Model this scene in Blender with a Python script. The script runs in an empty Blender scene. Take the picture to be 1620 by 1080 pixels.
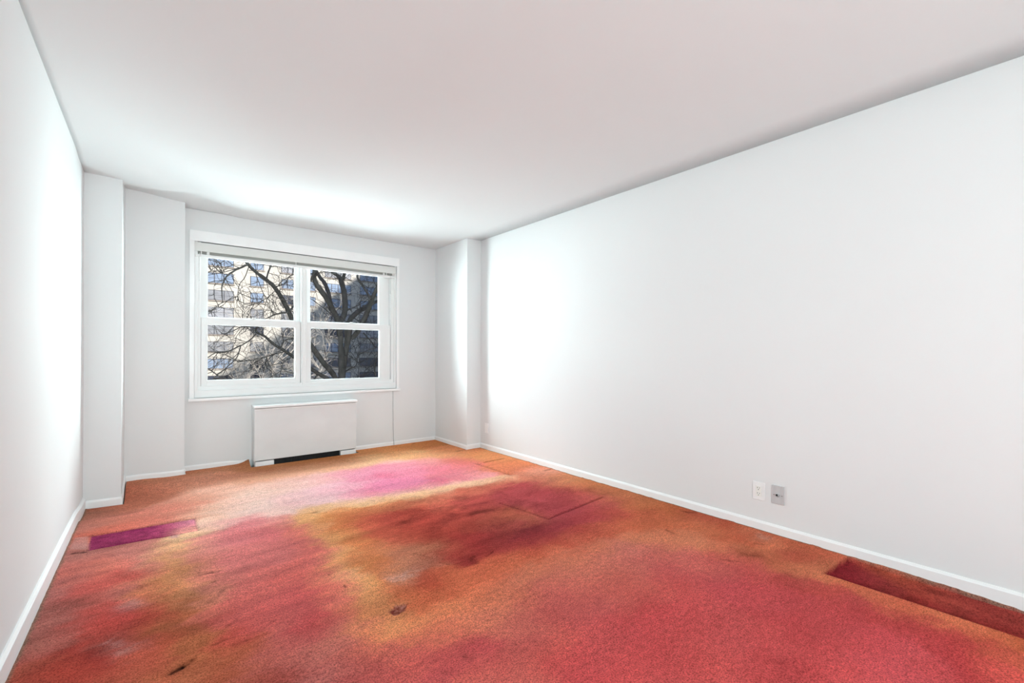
import bpy, bmesh, math, random
import numpy as np
from mathutils import Vector, Matrix

S = bpy.context.scene
COL = S.collection
random.seed(7)

# ------------------------------------------------------------------ camera
FPX, CAM_Z = 709.854, 1.1444
YAW, PITCH, ROLL, CY = math.radians(38.4856), math.radians(.122), math.radians(.1302), 556.254
FW = Vector((math.sin(YAW)*math.cos(PITCH), math.cos(YAW)*math.cos(PITCH), math.sin(PITCH)))
R0 = Vector((math.cos(YAW), -math.sin(YAW), 0)); U0 = R0.cross(FW)
RT = R0*math.cos(ROLL)+U0*math.sin(ROLL); UP = U0*math.cos(ROLL)-R0*math.sin(ROLL)
cd = bpy.data.cameras.new('camera'); cam = bpy.data.objects.new('camera', cd); COL.objects.link(cam)
cd.sensor_width = 36; cd.lens = FPX*36/1620; cd.shift_y = (CY-540)/1620; cd.clip_end = 400
cam.matrix_world = Matrix(((RT.x, UP.x, -FW.x, 0), (RT.y, UP.y, -FW.y, 0), (RT.z, UP.z, -FW.z, CAM_Z), (0, 0, 0, 1)))
S.camera = cam

# ------------------------------------------------------------------ room dimensions
XL, XR, YB, YREAR, H = -.4179, 3.0865, 5.2577, -2.6, 2.5
YA, XA, Y1, Y1b, X2, XC, YC = 4.5978, -.2038, 5.0291, 5.0988, .2112, 2.8903, 4.4913

# ------------------------------------------------------------------ world, sun, added lamps, exposure
w = bpy.data.worlds.new('world'); S.world = w; w.use_nodes = True
nt = w.node_tree; nt.nodes.clear()
bg = nt.nodes.new('ShaderNodeBackground'); wo = nt.nodes.new('ShaderNodeOutputWorld')
tc = nt.nodes.new('ShaderNodeTexCoord'); sep = nt.nodes.new('ShaderNodeSeparateXYZ'); cr = nt.nodes.new('ShaderNodeValToRGB')
nt.links.new(tc.outputs['Generated'], sep.inputs[0]); nt.links.new(sep.outputs['Z'], cr.inputs[0])
cr.color_ramp.elements[0].position = 0.0; cr.color_ramp.elements[0].color = (.66, .78, 1, 1)
cr.color_ramp.elements[1].position = .7; cr.color_ramp.elements[1].color = (.40, .56, .90, 1)
nt.links.new(cr.outputs[0], bg.inputs[0]); nt.links.new(bg.outputs[0], wo.inputs[0])
bg.inputs[1].default_value = .8

sd = bpy.data.lights.new('sun', 'SUN'); sd.energy = 7.2; sd.angle = math.radians(.6); sd.color = (1, .965, .91)
sun = bpy.data.objects.new('sun', sd); COL.objects.link(sun)
sun.rotation_euler = Vector((-.5, .74, -.415)).to_track_quat('-Z', 'Y').to_euler()

def area(name, loc, direction, sx, sy, power, color=(1, 1, 1)):
    l = bpy.data.lights.new(name, 'AREA'); l.shape = 'RECTANGLE'; l.size = sx; l.size_y = sy
    l.energy = power; l.color = color
    o = bpy.data.objects.new(name, l); COL.objects.link(o); o.location = loc
    o.rotation_euler = Vector(direction).to_track_quat('-Z', 'Y').to_euler()
    return o
# added lamps outside the window, standing in for sky and ground light
LC = (.775, .97, .985)
area('added_lamp_above_window', (1.32, YB+1.6, 3.7), (0, -.85, -.7), 3.4, 1.6, 620, LC)
area('added_lamp_left_of_window', (-1.0, YB+2.6, 1.35), (.62, -.78, -.03), 2.0, 3.2, 650, LC)
area('added_lamp_right_of_window', (4.9, YB+2.9, 1.35), (-.78, -.62, -.03), 1.6, 3.2, 1130, LC)
area('added_lamp_below_window', (1.32, YB+2.2, -.75), (0, -.8, .6), 4.2, 2.0, 350, LC)
# added fill lamps outside two invented windows behind the viewer
area('added_fill_rear', (.27, YREAR-.3, .9), (.0, .8, .62), 1.2, 1.5, 196, LC)
area('added_fill_side', (XL-.40, -1.5, .8), (.8, .3, .7), 1.4, 1.2, 14, LC)

S.view_settings.view_transform = 'Standard'; S.view_settings.look = 'None'
S.view_settings.gamma = 1; S.view_settings.use_curve_mapping = False
S.view_settings.exposure = 0.0
S.cycles.use_denoising = True
S.cycles.max_bounces = 14; S.cycles.diffuse_bounces = 4; S.cycles.transparent_max_bounces = 16
S.cycles.sample_clamp_indirect = 8

# ------------------------------------------------------------------ helpers
def tag(o, label=None, cat=None, group=None, kind=None):
    if label: o['label'] = label
    if cat: o['category'] = cat
    if group: o['group'] = group
    if kind: o['kind'] = kind
    return o

def empty(name, loc=(0, 0, 0)):
    o = bpy.data.objects.new(name, None); COL.objects.link(o); o.location = loc; o.empty_display_size = .1
    return o

class MB:
    def __init__(s): s.bm = bmesh.new()
    def box(s, x0, x1, y0, y1, z0, z1, bev=0, seg=2):
        t = bmesh.new(); bmesh.ops.create_cube(t, size=1)
        for v in t.verts:
            v.co = Vector((x0+(v.co.x+.5)*(x1-x0), y0+(v.co.y+.5)*(y1-y0), z0+(v.co.z+.5)*(z1-z0)))
        if bev: bmesh.ops.bevel(t, geom=t.edges[:], offset=bev, segments=seg, affect='EDGES', profile=.6)
        s.add(t); return s
    def add(s, t):
        me = bpy.data.meshes.new('t'); t.to_mesh(me); t.free(); s.bm.from_mesh(me); bpy.data.meshes.remove(me)
    def prism(s, pts, z0, z1):
        """closed polygon pts (x,y) extruded from z0 to z1"""
        t = s.bm; a = [t.verts.new((x, y, z0)) for x, y in pts]; b = [t.verts.new((x, y, z1)) for x, y in pts]
        t.faces.new(a[::-1]); t.faces.new(b)
        n = len(pts)
        for i in range(n): t.faces.new((a[i], a[(i+1) % n], b[(i+1) % n], b[i]))
        return s
    def hexa(s, c):
        """8 corners, bottom ring then top ring"""
        t = s.bm; v = [t.verts.new(p) for p in c]
        for f in ((3, 2, 1, 0), (4, 5, 6, 7), (0, 1, 5, 4), (1, 2, 6, 5), (2, 3, 7, 6), (3, 0, 4, 7)): t.faces.new([v[i] for i in f])
        return s
    def tube(s, P, rad, n=8, caps=True):
        P = [Vector(p) for p in P]; rings = []
        prev = None
        for i, p in enumerate(P):
            d = (P[min(i+1, len(P)-1)]-P[max(i-1, 0)]).normalized()
            if prev is None:
                u = d.orthogonal().normalized()
            else:
                u = (prev-d*prev.dot(d)).normalized()
            prev = u; v = d.cross(u)
            r = rad[i] if hasattr(rad, '__len__') else rad
            rings.append([s.bm.verts.new(p+(u*math.cos(a)+v*math.sin(a))*r) for a in [2*math.pi*k/n for k in range(n)]])
        for a, b in zip(rings, rings[1:]):
            for k in range(n): s.bm.faces.new((a[k], a[(k+1) % n], b[(k+1) % n], b[k]))
        if caps:
            s.bm.faces.new(rings[0][::-1]); s.bm.faces.new(rings[-1])
        return s
    def cyl(s, c, axis, r, h, n=24, bev=0):
        t = bmesh.new(); bmesh.ops.create_cone(t, cap_ends=True, segments=n, radius1=r, radius2=r, depth=h)
        if bev:
            bmesh.ops.bevel(t, geom=[e for e in t.edges if e.calc_face_angle(0) > 1], offset=bev, segments=2, affect='EDGES')
        q = Vector((0, 0, 1)).rotation_difference(Vector(axis))
        bmesh.ops.transform(t, matrix=Matrix.Translation(c) @ q.to_matrix().to_4x4(), verts=t.verts)
        s.add(t); return s
    def ring(s, c, axis, r, rr, n=24, m=8):
        q = Vector((0, 0, 1)).rotation_difference(Vector(axis)); c = Vector(c); R = []
        for i in range(n):
            a = 2*math.pi*i/n; row = []
            for j in range(m):
                b = 2*math.pi*j/m; d = r+rr*math.cos(b)
                row.append(s.bm.verts.new(c+q @ Vector((d*math.cos(a), d*math.sin(a), rr*math.sin(b)))))
            R.append(row)
        for i in range(n):
            for j in range(m): s.bm.faces.new((R[i][j], R[(i+1) % n][j], R[(i+1) % n][(j+1) % m], R[i][(j+1) % m]))
        return s
    def build(s, name, mat, parent=None, smooth=False, loc=None):
        bmesh.ops.recalc_face_normals(s.bm, faces=s.bm.faces)
        me = bpy.data.meshes.new(name); s.bm.to_mesh(me); s.bm.free()
        if smooth:
            for p in me.polygons: p.use_smooth = True
        me.materials.append(mat); o = bpy.data.objects.new(name, me); COL.objects.link(o)
        if parent:
            o.parent = parent; o.location = -parent.location if parent.type == 'EMPTY' or True else (0, 0, 0)
            if parent.parent: o.location = (0, 0, 0)
            if parent.type == 'MESH': o.location = (0, 0, 0)
        return o

def recentre(o):
    """top-level single mesh: put its origin at the base centre"""
    me = o.data; c = [v.co for v in me.vertices]
    lo = Vector([min(v[i] for v in c) for i in range(3)]); hi = Vector([max(v[i] for v in c) for i in range(3)])
    m = Vector(((lo.x+hi.x)/2, (lo.y+hi.y)/2, lo.z)); me.transform(Matrix.Translation(-m)); o.location = m
    return o

# ------------------------------------------------------------------ materials
def mat(name, col, rough=.6, spec=.3, metal=0, noise=None, bump=None, coords='Object'):
    m = bpy.data.materials.new(name); m.use_nodes = True; n = m.node_tree; b = n.nodes['Principled BSDF']
    b.inputs['Roughness'].default_value = rough; b.inputs['Metallic'].default_value = metal
    b.inputs['Specular IOR Level'].default_value = spec; b.inputs['Base Color'].default_value = (*col, 1)
    t = n.nodes.new('ShaderNodeTexCoord'); mp = n.nodes.new('ShaderNodeMapping'); n.links.new(t.outputs[coords], mp.inputs[0])
    if noise:
        sc, amt, stretch = noise; mp.inputs['Scale'].default_value = stretch
        x = n.nodes.new('ShaderNodeTexNoise'); x.inputs['Scale'].default_value = sc; x.inputs['Detail'].default_value = 5
        r = n.nodes.new('ShaderNodeMapRange'); r.inputs[1].default_value = .3; r.inputs[2].default_value = .7
        r.inputs[3].default_value = 1-amt; r.inputs[4].default_value = 1
        mx = n.nodes.new('ShaderNodeMix'); mx.data_type = 'RGBA'; mx.blend_type = 'MULTIPLY'; mx.inputs[0].default_value = 1
        mx.inputs[6].default_value = (*col, 1)
        n.links.new(mp.outputs[0], x.inputs[0]); n.links.new(x.outputs[0], r.inputs[0]); n.links.new(r.outputs[0], mx.inputs[7])
        n.links.new(mx.outputs[2], b.inputs['Base Color'])
    if bump:
        sc, st, dist = bump
        x = n.nodes.new('ShaderNodeTexNoise'); x.inputs['Scale'].default_value = sc; x.inputs['Detail'].default_value = 4
        bp = n.nodes.new('ShaderNodeBump'); bp.inputs['Strength'].default_value = st; bp.inputs['Distance'].default_value = dist
        n.links.new(t.outputs[coords], x.inputs[0]); n.links.new(x.outputs[0], bp.inputs['Height']); n.links.new(bp.outputs[0], b.inputs['Normal'])
    return m

WALL = mat('wall_paint', (.80, .80, .802), .75, .2, noise=(.9, .02, (1, 1, .6)), bump=(26, .05, .004))
CEIL = mat('ceiling_paint', (.775, .80, .805), .85, .1, noise=(.7, .02, (1, 1, 1)), bump=(18, .05, .004))
TRIM = mat('trim_gloss_paint', (.93, .92, .92), .38, .45, noise=(7, .03, (1, 1, 1)), bump=(30, .12, .004))
VINYL = mat('window_vinyl', (.87, .87, .865), .35, .4, noise=(4, .03, (1, 1, 1)))
BLIND = mat('blind_enamel', (.74, .735, .71), .4, .4, noise=(3, .03, (1, 1, 1)))
SLAT = mat('slat_enamel', (.60, .585, .55), .45, .4, noise=(3, .05, (1, 1, 1)))
RAIL = mat('blind_rail', (.86, .855, .84), .35, .4, noise=(3, .02, (1, 1, 1)))
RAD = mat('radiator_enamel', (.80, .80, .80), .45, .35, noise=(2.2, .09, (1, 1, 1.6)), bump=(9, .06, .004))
RADTOP = mat('radiator_top_highlight', (.93, .93, .93), .3, .5, noise=(12, .1, (1, 1, 1)))  # cap highlight put into a lighter colour than the panels
BLACK = mat('dark_grille', (.02, .02, .022), .6, .3, noise=(40, .4, (1, 1, 1)))
PLASTIC = mat('plate_plastic', (.90, .90, .90), .3, .45, noise=(20, .02, (1, 1, 1)))
IVORY = mat('receptacle_plastic', (.88, .88, .84), .35, .45, noise=(20, .02, (1, 1, 1)))
STEEL = mat('brushed_steel', (.62, .63, .64), .42, .5, metal=.12, noise=(60, .12, (1, 1, .1)))
SLOT = mat('slot_dark', (.03, .03, .03), .6, .2, noise=(50, .3, (1, 1, 1)))
GREYLINE = mat('cable_grey', (.62, .62, .62), .5, .3, noise=(30, .2, (1, 1, 1)))

def glass_mat(name, tint=(1, 1, 1)):
    m = bpy.data.materials.new(name); m.use_nodes = True; n = m.node_tree; n.nodes.clear()
    o = n.nodes.new('ShaderNodeOutputMaterial'); mx = n.nodes.new('ShaderNodeMixShader')
    tr = n.nodes.new('ShaderNodeBsdfTransparent'); gl = n.nodes.new('ShaderNodeBsdfGlossy'); fr = n.nodes.new('ShaderNodeFresnel')
    tr.inputs[0].default_value = (*tint, 1); gl.inputs['Roughness'].default_value = .02; fr.inputs[0].default_value = 1.16
    n.links.new(fr.outputs[0], mx.inputs[0]); n.links.new(tr.outputs[0], mx.inputs[1]); n.links.new(gl.outputs[0], mx.inputs[2])
    n.links.new(mx.outputs[0], o.inputs[0]); return m
GLASS = glass_mat('window_glass')

# ------------------------------------------------------------------ uneven floor and ceiling (old building)
FLOOR_DZ = [(XL, YA, -.022), (XA, YA, -.037), (XA+.01, Y1, .044), (X2, Y1b, .028), (X2+.02, YB, .009), (1.0, YB, .0), (.6, 4.6, 0),
            (XL, 3.9, 0), (.3, 4.3, -.005), (XC, YB, 0), (XC, YC, 0), (XL, 3.2, 0), (1.8, 4.6, 0), (.2, 3.6, 0)]
CEIL_DZ = [(XL, YA, -.017), (XA, YA, -.025), (XA+.01, Y1, .035), (X2, Y1b, .026), (X2+.02, YB, .003), (1.0, YB, 0), (.7, 4.6, 0),
           (XL, 3.8, 0), (.3, 4.3, 0), (XC, YB, 0), (XC, YC, 0), (XL, 3.0, 0), (.2, 3.6, 0), (1.8, 4.6, 0)]
def warp(x, y, T):
    x = np.asarray(x, float); y = np.asarray(y, float)
    num = np.zeros_like(x); den = np.full_like(x, 1e-5)
    for a, b, c in T:
        ww = np.exp(-((x-a)**2+(y-b)**2)/(2*.14**2)); num += ww*c; den += ww
    far = np.exp(-den*30)
    return num/den*(1-far)
def fz(x, y): return float(warp(x, y, FLOOR_DZ))
def cz(x, y): return H+float(warp(x, y, CEIL_DZ))

# ------------------------------------------------------------------ room shell
def wallbox(name, *b, m=None):
    return tag(MB().box(*b).build(name, m or WALL), kind='structure')
WT, WZ0, WZ1 = .2, -.12, 2.56
mb = MB(); SY0, SY1 = -2.2, -.8
mb.box(XL-WT, XL, YREAR-WT, SY0, WZ0, WZ1); mb.box(XL-WT, XL, SY1, YB+WT, WZ0, WZ1)
mb.box(XL-WT, XL, SY0, SY1, WZ0, .45); mb.box(XL-WT, XL, SY0, SY1, 2.25, WZ1)
tag(mb.build('wall_left', WALL), kind='structure')
wallbox('wall_right', XR, XR+WT, YREAR-WT, YB+WT, WZ0, WZ1)
OX0, OX1, OZ0, OZ1 = .292, 2.345, .700, 2.214
mb = MB(); mb.box(XL, OX0, YB, YB+WT, WZ0, WZ1); mb.box(OX1, XR, YB, YB+WT, WZ0, WZ1)
mb.box(OX0, OX1, YB, YB+WT, WZ0, OZ0); mb.box(OX0, OX1, YB, YB+WT, OZ1, WZ1)
tag(mb.build('wall_back', WALL), kind='structure')
RX0, RX1, RZ0, RZ1 = -.35, .9, .5, 2.25
mb = MB(); mb.box(XL, RX0, YREAR-WT, YREAR, WZ0, WZ1); mb.box(RX1, XR, YREAR-WT, YREAR, WZ0, WZ1)
mb.box(RX0, RX1, YREAR-WT, YREAR, WZ0, RZ0); mb.box(RX0, RX1, YREAR-WT, YREAR, RZ1, WZ1)
tag(mb.build('wall_rear', WALL), kind='structure')
tag(MB().prism([(XL, YA), (XA, YA), (XA, YB), (XL, YB)], WZ0, WZ1).build('wall_left_pier', WALL), kind='structure')
tag(MB().prism([(XA, Y1), (X2, Y1b), (X2, YB), (XA, YB)], WZ0, WZ1).build('wall_left_chase', WALL), kind='structure')
tag(MB().prism([(XC, YC), (XR, YC), (XR, YB), (XC, YB)], WZ0, WZ1).build('wall_right_pier', WALL), kind='structure')
tag(MB().box(XL-WT, XR+WT, YREAR-WT, YB+WT, -.25, -.12).build('floor', mat('subfloor', (.35, .3, .25), .9, noise=(5, .2, (1, 1, 1)))), kind='structure')

def grid_mesh(name, xs, ys, zfun, m, keep=None, flip=False):
    X, Y = np.meshgrid(xs, ys); Z = zfun(X, Y); ny, nx = X.shape
    co = np.stack([X, Y, Z], -1).reshape(-1, 3)
    i = np.arange(ny*nx).reshape(ny, nx)
    q = np.stack([i[:-1, :-1], i[:-1, 1:], i[1:, 1:], i[1:, :-1]], -1).reshape(-1, 4)
    if flip: q = q[:, ::-1]
    if keep is not None:
        c = co[q].mean(1); q = q[keep(c[:, 0], c[:, 1])]
        used = np.unique(q); re = np.full(len(co), -1); re[used] = np.arange(len(used)); co = co[used]; q = re[q]
    me = bpy.data.meshes.new(name); me.vertices.add(len(co)); me.vertices.foreach_set('co', co.astype(np.float32).ravel())
    me.loops.add(q.size); me.loops.foreach_set('vertex_index', q.astype(np.int32).ravel())
    me.polygons.add(len(q)); me.polygons.foreach_set('loop_start', np.arange(0, q.size, 4, dtype=np.int32))
    me.polygons.foreach_set('loop_total', np.full(len(q), 4, dtype=np.int32)); me.update(calc_edges=True)
    me.polygons.foreach_set('use_smooth', np.ones(len(q), bool)); me.materials.append(m)
    o = bpy.data.objects.new(name, me); COL.objects.link(o); return o, co

xs = np.unique(np.r_[np.linspace(XL, .9, 45), np.linspace(.9, XR, 10)]); ys = np.unique(np.r_[np.linspace(YREAR, 3.2, 12), np.linspace(3.2, YB, 70)])
ceil, _ = grid_mesh('ceiling', xs, ys, lambda X, Y: H+warp(X, Y, CEIL_DZ), CEIL, flip=True)
md = ceil.modifiers.new('thick', 'SOLIDIFY'); md.thickness = .2; md.offset = -1
tag(ceil, kind='structure')

# ------------------------------------------------------------------ baseboards
def base(name, p, q, h, th, side, n=1):
    """board along p->q on the wall; side = unit offset into the room"""
    mb = MB(); P, Q = Vector((*p, 0)), Vector((*q, 0)); s = Vector((*side, 0))
    for k in range(n):
        a, b = P.lerp(Q, k/n), P.lerp(Q, (k+1)/n); za, zb = fz(a.x, a.y), fz(b.x, b.y)
        def ring(t0, t1, z0, z1):
            mb.hexa([(*(a+s*t0).xy, za+z0), (*(b+s*t0).xy, zb+z0), (*(b+s*t1).xy, zb+z0), (*(a+s*t1).xy, za+z0),
                     (*(a+s*t0).xy, za+z1), (*(b+s*t0).xy, zb+z1), (*(b+s*t1).xy, zb+z1), (*(a+s*t1).xy, za+z1)])
        ring(0, th, -.08, h-.012)
        mb.hexa([(*a.xy, za+h-.012), (*b.xy, zb+h-.012), (*(b+s*(th*.85)).xy, zb+h-.012), (*(a+s*(th*.85)).xy, za+h-.012),
                 (*a.xy, za+h), (*b.xy, zb+h), (*(b+s*(th*.35)).xy, zb+h), (*(a+s*(th*.35)).xy, za+h)])
    return tag(mb.build(name, TRIM), kind='structure')
base('baseboard_left', (XL, YREAR), (XL, YA), .088, .016, (1, 0), 30)
base('baseboard_right', (XR, YREAR), (XR, YC), .058, .014, (-1, 0), 1)
base('baseboard_left_pier', (XL, YA), (XA, YA), .058, .012, (0, -1), 3)
base('baseboard_left_pier_side', (XA, YA-.012), (XA, Y1), .058, .010, (1, 0), 8)
base('baseboard_left_chase', (XA, Y1), (X2, Y1b), .045, .010, (0, -1), 4)
base('baseboard_left_chase_side', (X2, Y1b-.010), (X2, YB), .045, .008, (1, 0), 3)
base('baseboard_back_left', (X2, YB), (.772, YB), .048, .010, (0, -1), 6)
base('baseboard_back', (1.80, YB), (XC, YB), .045, .010, (0, -1), 1)
base('baseboard_right_pier_side', (XC, YC-.012), (XC, YB), .048, .012, (-1, 0), 1)
base('baseboard_right_pier', (XC, YC), (XR, YC), .055, .012, (0, -1), 1)
base('baseboard_rear', (XL, YREAR), (XR, YREAR), .06, .012, (0, 1), 1)

# ------------------------------------------------------------------ carpet: sun-faded and worn, dyes read at points of the floor
def floor_pt(u, v, z=0):
    r = FW+RT*((u-810)/FPX)+UP*((CY-v)/FPX); t = (z-CAM_Z)/r.z
    return r.x*t, r.y*t
def fpts(txt):
    out = []
    for e in txt.replace('\n', ';').split(';'):
        e = e.split('#')[0].split() if False else e.split()
        if len(e) == 3:
            x, y = floor_pt(float(e[0]), float(e[1])); h = e[2]
            c = [int(h[i:i+2], 16)/255 for i in (0, 2, 4)]
            out.append((x, y, *[(v/12.92 if v <= .04045 else ((v+.055)/1.055)**2.4) for v in c]))
    return np.array(out)
DYE = fpts('''300 748 B8794F;205 766 B5714F;240 763 BF7A58;350 740 BE8258;385 735 A56A3C;420 741 B27645;480 733 B0723C;540 726 AE7038;600 714 BE8145;650 704 B97838;687 699 AD6A30;720 711 C07A48;700 720 D49A68;640 720 D9A66E;590 727 D9AE7C;560 735 DDA885;500 742 D9A27A;450 750 D29A78;400 757 D59C7C;340 757 CC8D70;275 772 C98468
345 775 E3B5A0;400 776 E6C3B4;450 767 E5BFB5;500 757 EBB6B8;540 750 F0A9B9;380 800 E8C8BC;420 800 E8CDC6;470 790 EAC6CB;520 775 EAC1CC;430 815 E7CCC5;340 820 E4BEAA;330 805 DFB9A2;470 808 E5C6C2;515 790 E8C2CC;360 790 E2BDAA;390 785 E6C2BA
575 756 EE8FB2;600 750 E9779F;650 745 EA86A8;600 770 EA82B0;640 765 E983AE;700 740 E37C93;740 740 DF8088;700 760 DF7090;570 780 E890B0;590 781 E07E95;650 773 E27A9A;760 752 E69AA0;630 732 EDA7AA;680 730 E59A98;720 729 D9766F;550 770 EA9FBC;735 733 D8706A;720 750 E27E92;560 745 EF96B4
500 806 E5B882;530 801 EBC49A;560 797 E9BE85;600 790 EBC08C;650 781 EAC193;700 773 EABF95;740 766 E9BF9B;780 760 EBBE98;815 757 E6B08D;545 806 DE9A58;600 798 DE9C62;660 786 E0A878;700 780 DCA080;840 748 E2A084
765 720 D68B50;790 723 D28A50;780 738 DB7F50;810 743 D97A52;835 750 CF7055;860 757 D8906A;885 762 D28C5C;930 771 CB7E48;980 785 C87A48;1020 797 C0713F;1060 805 BE6534;800 735 D8804E;750 722 D08A50
580 817 C9583A;570 832 CF5F3F;600 842 CC5A3E;620 818 B54434;645 812 B5442F;660 830 B2432F;700 813 BD4A38;700 798 D0634A;740 790 C65048;760 798 AF4240;790 775 B8454A;830 770 B9474C;860 762 BE4F4E;820 785 B4434A;870 785 B0414A;850 800 BA4A52;900 775 B94548;930 787 BF4F50;955 790 C4574F;860 812 A83B44;905 805 A93D47;880 830 9C3540;930 820 AE3F45;960 812 B64846;820 825 A74040;780 815 B25440;740 830 A53E30;700 845 A83A2C;660 850 BC4A34;620 855 C25A40;740 855 A8322F;760 870 A83030;720 873 B24A38;745 885 96302C;800 860 A33534;780 880 C05036;830 850 9F3238;860 847 97303A;880 855 B04236;830 868 B84A36;920 840 B5453A;940 836 B64F3E;690 890 B87058;670 870 BA7050;640 880 C58060;725 882 BA3C34;840 820 B86A48;810 810 BC6040;640 798 D07A4E;660 800 C85A3E;840 838 8E2E38;800 840 9A3434;770 850 9C3030;680 822 A83A30;750 812 B04038;795 830 A24438
490 818 E2A866;520 820 DE9044;545 825 D5793C;500 837 E3A566;530 850 E3A45C;560 862 DB8A48;540 880 E0A868;570 895 D0853C;600 870 CB8050;600 900 CA7A45;550 910 E0A878;580 920 DBA058;560 930 DDA267;620 902 C8825A;640 911 C4886A;670 913 B85538;690 916 B04028;640 935 C96A3C;600 940 D28A55;700 930 BF5A34;740 920 D26B40;780 905 D06840;830 880 CE643F;870 870 D2704C;800 890 D26A42;760 940 DA7C50;700 960 D98250;800 930 CF7458;850 900 D07A58;900 880 CE7858;950 860 D07A56;1000 847 D6825A;1050 852 D8865E;980 862 CC7866;1000 872 D07268;555 845 D8844C;575 860 D07840;585 885 CC7C44
612 962 B0643C;660 960 C8683C;620 988 E09A5C;660 985 DD8C58;720 985 DB825C;780 975 D57C60;600 1000 D58050;680 1000 D87C55;560 962 D2745C;540 985 C86E62;545 1010 B8665A;560 1040 B85A52;600 1030 CC6A58;640 1050 C95C55;580 1070 B2504F;700 1020 C85A55;720 1045 B84C50;760 1020 B94650;780 1050 C2504F;680 1070 C05055;760 1070 CC6058;820 990 C06058;590 960 D08050;575 985 D08058
330 870 DA8280;320 855 DD9088;370 850 D97A80;420 840 D9747A;400 827 DC8088;460 830 D87F75;478 832 D9706C;380 880 D37878;440 870 D17070;495 870 CE665E;480 900 D06A64;520 900 D8705F;400 920 CE6E6A;350 915 CC7470;330 932 CF8572;380 950 CC6460;450 920 CD6460;480 950 C5555A;440 960 CC6060;500 985 BE4A50;520 935 DC7462;535 950 D87868;400 990 C65A58;350 980 C45850;360 1010 BE4540;340 1022 B85038;450 1010 C46460;420 1040 B96058;480 1040 B66660;520 1020 B4685E;520 1060 B56460;440 1070 A04840;400 1060 A85840;350 1050 B46540;330 1075 A85030;300 1075 B66A44;380 1030 BC6040;500 840 E08A66;525 915 DC7C62
270 860 E0B080;285 855 DDBA88;300 870 DEA07A;265 882 D49A60;300 900 CB8A5A;270 910 C58048;290 935 C79060;265 940 B87040;290 960 A8683C;270 980 A85C35;300 990 A85A38;300 1020 AA6538;270 1010 A04C2C;310 1040 B0683A
145 815 A56E5A;145 830 B97568;115 885 AB6A62;100 905 A8625E;130 900 CC6E62;170 815 C97868;170 895 CE7260;200 820 CD7A66;180 835 C96650;240 825 CC7060;260 805 D07E6C;220 785 BC7054;205 780 B3694E;290 800 D2826E;225 870 C98078;250 865 CE8C78;200 890 CC7064;180 912 B85048;220 905 BC5448;240 890 B87870;90 935 A0605C;110 950 A2514A;140 930 B24A44;180 937 C05F55;210 930 B87068;80 960 9C605A;62 990 9E5F58;120 985 AE504A;160 960 BC4A42;170 975 B84038;210 955 A87070;230 940 C46A50;200 975 BE4640;240 975 B03E30;60 1020 A5645A;90 1010 AA6058;40 1045 9E5048;130 1010 B8443A;100 1033 9A3228;150 1040 902C26;60 1062 9E3C2C;100 1060 A83C2C;150 1070 AE4030;195 1010 A84034;208 1022 A86058;180 1015 A4544C;200 1060 BE5E44;240 1040 B55038;240 1070 BE6440;250 1010 A84830;250 925 CE8050;15 1078 984A38;320 835 E0B8A8;300 845 E0B8A0;285 815 D89880;310 790 D8957C;60 1076 A04030
1100 830 CE7448;1060 827 C8683C;1020 815 C86440;980 817 C2553C;960 830 C55C40;1000 830 C5663A;1130 845 D07448;1100 852 D48860;1140 862 D27A55;1160 850 BE5A38;1185 832 C0562F;1120 820 B8553A;1200 847 C47450;1190 877 8E4030;1230 865 D2774C;1250 875 B55240;1220 890 C06A44;1270 880 B55538;1300 892 B46844;1280 862 C0603C;1330 876 C06444;1290 905 CC7850;1340 918 C4683C;1260 900 C07048;1200 902 C04E4E;1250 915 A83C3C;1300 930 B8453F;1400 945 C25F40;1450 960 C2583A;1500 980 C26840;1560 998 BE6238;1610 1018 A85028;1350 927 C06545
1000 890 CC6C62;1050 870 CB6C60;1050 900 BE5556;1080 930 C44E4E;1100 890 CC6860;1150 900 BE5050;1150 930 BE4650;1200 950 BE464C;1250 950 BC444A;1100 970 C24A4E;1000 950 BE5450;1000 920 C66258;950 930 C66258;900 940 C4605A;920 960 B85052;860 970 B85350;950 1000 C24C4E;1000 1000 BE444A;1080 1000 C24A4C;1050 980 BC3C44;880 1020 C4544E;840 1050 C45550;900 1050 BE444A;950 1050 BE444A;1000 1060 C24A4C;1050 1040 B83E44;1100 1050 C04C4C;1150 1000 BE4A4E;1200 1000 BE4A4C;1250 990 AE3A40;1300 980 B03C40;1230 1045 A83238;1200 1060 BA484A;1300 1030 B84044;1350 960 B24044;1400 975 A83638;1450 985 A83838;1350 1000 B64046;1400 1010 BA404A;1450 1030 BE4850;1450 1000 B03A3E;1520 1010 A43034;1530 1050 9C2A30;1500 1035 A63035;1570 1060 C04A42;1600 1070 BE453E;1590 1040 B45038;1400 1060 B84450;1480 1070 B44045;1350 1060 BC484C;820 1070 C96860;1550 1075 A83238;830 1030 B85250;900 910 CE7260;960 890 CE7260''')
def dye_line(l):
    t = l.split(); P = [(float(t[i]), float(t[i+1]), np.array([int(t[i+2][j:j+2], 16) for j in (0, 2, 4)])) for i in range(0, len(t), 3)]; out = []
    for a, b in zip(P, P[1:]):
        (ax, ay), (bx, by) = floor_pt(*a[:2]), floor_pt(*b[:2]); n_ = max(1, int(math.hypot(ax-bx, ay-by)/.10))
        for k in range(n_):
            f = k/n_; c_ = a[2]*(1-f)+b[2]*f; v = c_/255; out.append((ax+(bx-ax)*f, ay+(by-ay)*f, *np.where(v <= .04045, v/12.92, ((v+.055)/1.055)**2.4)))
    return out
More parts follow.
